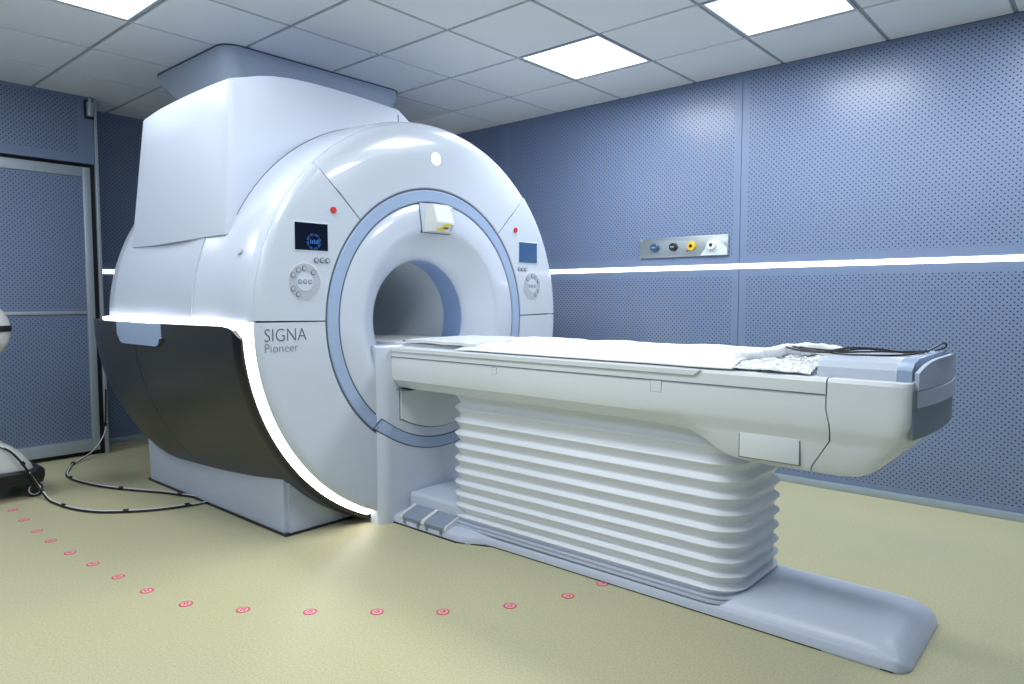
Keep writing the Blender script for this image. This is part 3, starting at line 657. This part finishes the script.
part('silver_cover', prism(B(), [(-2.22, 1.483), (-2.025, 1.483), (-2.025, 1.53)] + [(-2.025 - .17 * math.sin(t), 1.483 + .125 * math.cos(t) ** .8 * 1.0) for t in (.5, .8, 1.1, 1.35)], 1, y - .016, y - .011), M['foil'], sp_)
for x, z in ((-2.69, 1.49), (-2.69, 1.61), (-2.36, 1.61), (-2.03, 1.61), (-2.03, 1.49), (-2.36, 1.49)):
    part('screw', cyl(B(), (x, y - .015, z), (x, y - .011, z), .005, n=10), M['alu'], sp_)

# ------------------------------------------------------------------ small sensor on the left wall corner
r = empty('wall_sensor', (XD + .03, 1.895, 2.50), 'small grey and black sensor fixed high beside the corner trim', 'sensor')
part('bracket', box(B(), (XD - .001, 1.862, 2.51), (XD + .012, 1.925, 2.645), .003), M['black'], r)
part('body', cyl(B(), (XD + .035, 1.893, 2.525), (XD + .035, 1.893, 2.625), .024, n=20), M['steel'], r)
part('cap', cyl(B(), (XD + .035, 1.893, 2.625), (XD + .035, 1.893, 2.66), .012, n=16), M['alu'], r)

# ------------------------------------------------------------------ floor stickers
SP = [(-1.625, 2.198), (-1.74, 1.977), (-1.898, 1.77), (-2.087, 1.605), (-2.279, 1.437), (-2.487, 1.278), (-2.704, 1.157), (-2.946, 1.106), (-3.189, 1.083), (-3.431, 1.064), (-3.662, 1.042), (-3.915, 1.034), (-4.138, 1.034), (-4.397, 1.041), (-4.653, 1.052), (-1.56, 2.40)]
ORD = ['nearest the table floor plate of those in full view', 'second of the row, counting from the table', 'third of the row, counting from the table', 'fourth of the row, counting from the table', 'fifth of the row, counting from the table', 'sixth of the row, counting from the table', 'seventh of the row, counting from the table', 'eighth of the row, where the row bends away', 'seventh from the wheeled cart', 'sixth from the wheeled cart', 'fifth from the wheeled cart', 'fourth from the wheeled cart', 'third from the wheeled cart', 'second from the wheeled cart', 'closest to the wheeled cart']
def sticker(x, y, a):
    r_ = .026; bm = B(); n = 28
    o_ = [(x + r_ * math.cos(2 * PI * i / n), y + r_ * math.sin(2 * PI * i / n)) for i in range(n)]
    loft(bm, [[(*p, .0003) for p in o_], [(*p, .0012) for p in o_]])
    s = part('floor_sticker', bm, M['sticker'], org=(x, y, 0), sharp=0)
    bm = B(); 
    lo = [(x + .019 * math.cos(2 * PI * i / n), y + .019 * math.sin(2 * PI * i / n)) for i in range(n)]
    loft(bm, [[(*p, .0011) for p in lo], [(*p, .0015) for p in lo]]); part('pale_centre', bm, M['stickerw'], s, sharp=0)
    ca, sa = math.cos(a), math.sin(a)
    bm = B()
    for (ux, uy, l_, w_) in ((0, .006, .012, .0026), (0, -.006, .012, .0026), (.006, 0, .003, .007)):
        q = [(ux - l_, uy - w_), (ux + l_, uy - w_), (ux + l_, uy + w_), (ux - l_, uy + w_)]
        prism(bm, [(x + ca * p - sa * t, y + sa * p + ca * t) for p, t in q], 2, .0014, .0018)
    part('print', bm, M['sticker'], s, sharp=0); return s
for k, (x, y) in enumerate(SP[:15]): tag(sticker(x, y, .5 + .35 * k), 'round red floor sticker, ' + ORD[k], 'sticker', 'red stickers in a curved row on the floor')
tag(sticker(-1.588, 2.388, 1.1), 'round red floor sticker half hidden under the table floor plate', 'sticker', 'red stickers in a curved row on the floor')
tag(sticker(-6.06, 2.14, .4), 'round red floor sticker far back by the left wall skirting', 'sticker')

# ------------------------------------------------------------------ wheeled cart at the left edge
cx_, cy_ = -5.05, .93
K = empty('medical_cart', (cx_, cy_, 0), 'white and black wheeled medical cart cut by the left edge', 'cart')
bm = B(); loft(bm, [[(px, py, z) for px, py in rrect(-5.30 + i_, .60 + i_, -4.84 - i_, 1.275 - i_, .05, 5)] for z, i_ in ((.075, .03), (.085, .008), (.12, 0), (.155, .0), (.17, .012))]); part('base', bm, M['black'], K)
bm = B(); loft(bm, [[(px, py, z) for px, py in rrect(-5.26 + i_, .68 + i_, -4.87 - i_ * .5, 1.225 - j_, .06, 5)] for z, i_, j_ in ((.168, 0, 0), (.20, .0, .01), (.26, .01, .05), (.31, .02, .10), (.34, .03, .16), (.36, .06, .22))]); part('body', bm, M['cwhite'], K)
bm = B(); loft(bm, [[(px, py, z) for px, py in rrect(-5.12, .80, -4.95, .96, .05, 5)] for z in (.35, .9)]); part('column', bm, M['cwhite'], K)
hd = B(); C0 = Vector((-4.97, .998, 1.0)); loft_ = []
for i in range(1, 16):
    t = PI * i / 16; rr = .155 * math.sin(t) ** .8; z = 1.0 - .165 * math.cos(t)
    loft_.append([(C0.x + rr * .8 * math.cos(a), C0.y + rr * math.sin(a), z) for a in (2 * PI * k / 32 for k in range(32))])
loft(hd, loft_); part('head', hd, M['cwhite'], K)
bm = B(); loft(bm, [[(C0.x + r_ * .82 * math.cos(a), C0.y + r_ * math.sin(a), z) for a in (2 * PI * k / 32 for k in range(32))] for z, r_ in ((.995, .10), (.995, .159), (1.03, .159), (1.03, .10))]); part('band', bm, M['black'], K)
for x, y in ((-4.885, 1.215), (-5.24, 1.215), (-4.885, .66), (-5.24, .66)):
    bm = B(); cyl(bm, (x - .014, y, .045), (x + .014, y, .045), .045, n=28); c = part('caster', bm, M['black'], K)
    bm = B(); cyl(bm, (x - .016, y, .045), (x + .016, y, .045), .034, n=28); part('tyre_rim', bm, M['alu'], c)
    bm = B(); cyl(bm, (x - .018, y, .045), (x + .018, y, .045), .026, n=28); part('hub', bm, M['black'], c)
    bm = B(); box(bm, (x - .02, y - .02, .06), (x + .02, y + .02, .10), .004); part('fork', bm, M['black'], c)
# floor cables
def cable_pair(name, pts, label, both=True, ties=6):
    r = empty(name, (pts[len(pts) // 2][0], pts[len(pts) // 2][1], 0), label, 'cable')
    path = catmull(pts, 12); part('black_lead', tube(B(), path, .0065, 8), M['black'], r, sharp=0)
    off = []
    for i, p in enumerate(path):
        d = (path[min(i + 1, len(path) - 1)] - path[max(i - 1, 0)]).normalized(); s = Vector((-d.y, d.x, 0)); s = s.normalized() if s.length > .1 else Vector((0, 1, 0))
        if s.y < 0 and abs(s.y) > .2: s = -s
        off.append(p + s * .005 + Vector((0, 0, .006)))
    part('white_lead', tube(B(), off, .004, 7), M['cwhite'], r, sharp=0)
    for k in range(ties):
        i = int((k + .6) / ties * (len(path) - 2)); p = path[i]; d = (path[i + 1] - p).normalized()
        part('cable_tie', cyl(B(), p + Vector((0, 0, .006)) - d * .012, p + Vector((0, 0, .006)) + d * .012, .0115, n=10), M['black'], r)
z = .0075
cable_pair('floor_cable', [(-5.775, 1.925, .50), (-5.785, 1.92, .30), (-5.775, 1.90, .16), (-5.74, 1.81, .05), (-5.60, 1.64, z), (-5.50, 1.585, z), (-5.28, 1.50, z), (-5.076, 1.489, z), (-4.85, 1.53, z), (-4.673, 1.588, z), (-4.5, 1.67, z), (-4.35, 1.745, z), (-4.2, 1.80, z), (-4.08, 1.84, z)], 'black and white cable running from the door frame to the scanner plinth', ties=5)
cable_pair('floor_cable', [(-3.96, 1.84, z), (-3.96, 1.77, z), (-3.99, 1.65, z), (-4.038, 1.547, z), (-4.12, 1.44, z), (-4.23, 1.34, z), (-4.40, 1.27, z), (-4.60, 1.24, z), (-4.70, 1.235, .012), (-4.79, 1.225, .05), (-4.815, 1.20, .11), (-4.825, 1.165, .185), (-4.84, 1.13, .25), (-4.86, 1.08, .31), (-4.88, .98, .36), (-4.92, .86, .40)], 'looped black and white cable from the wheeled cart to the plinth', ties=6)
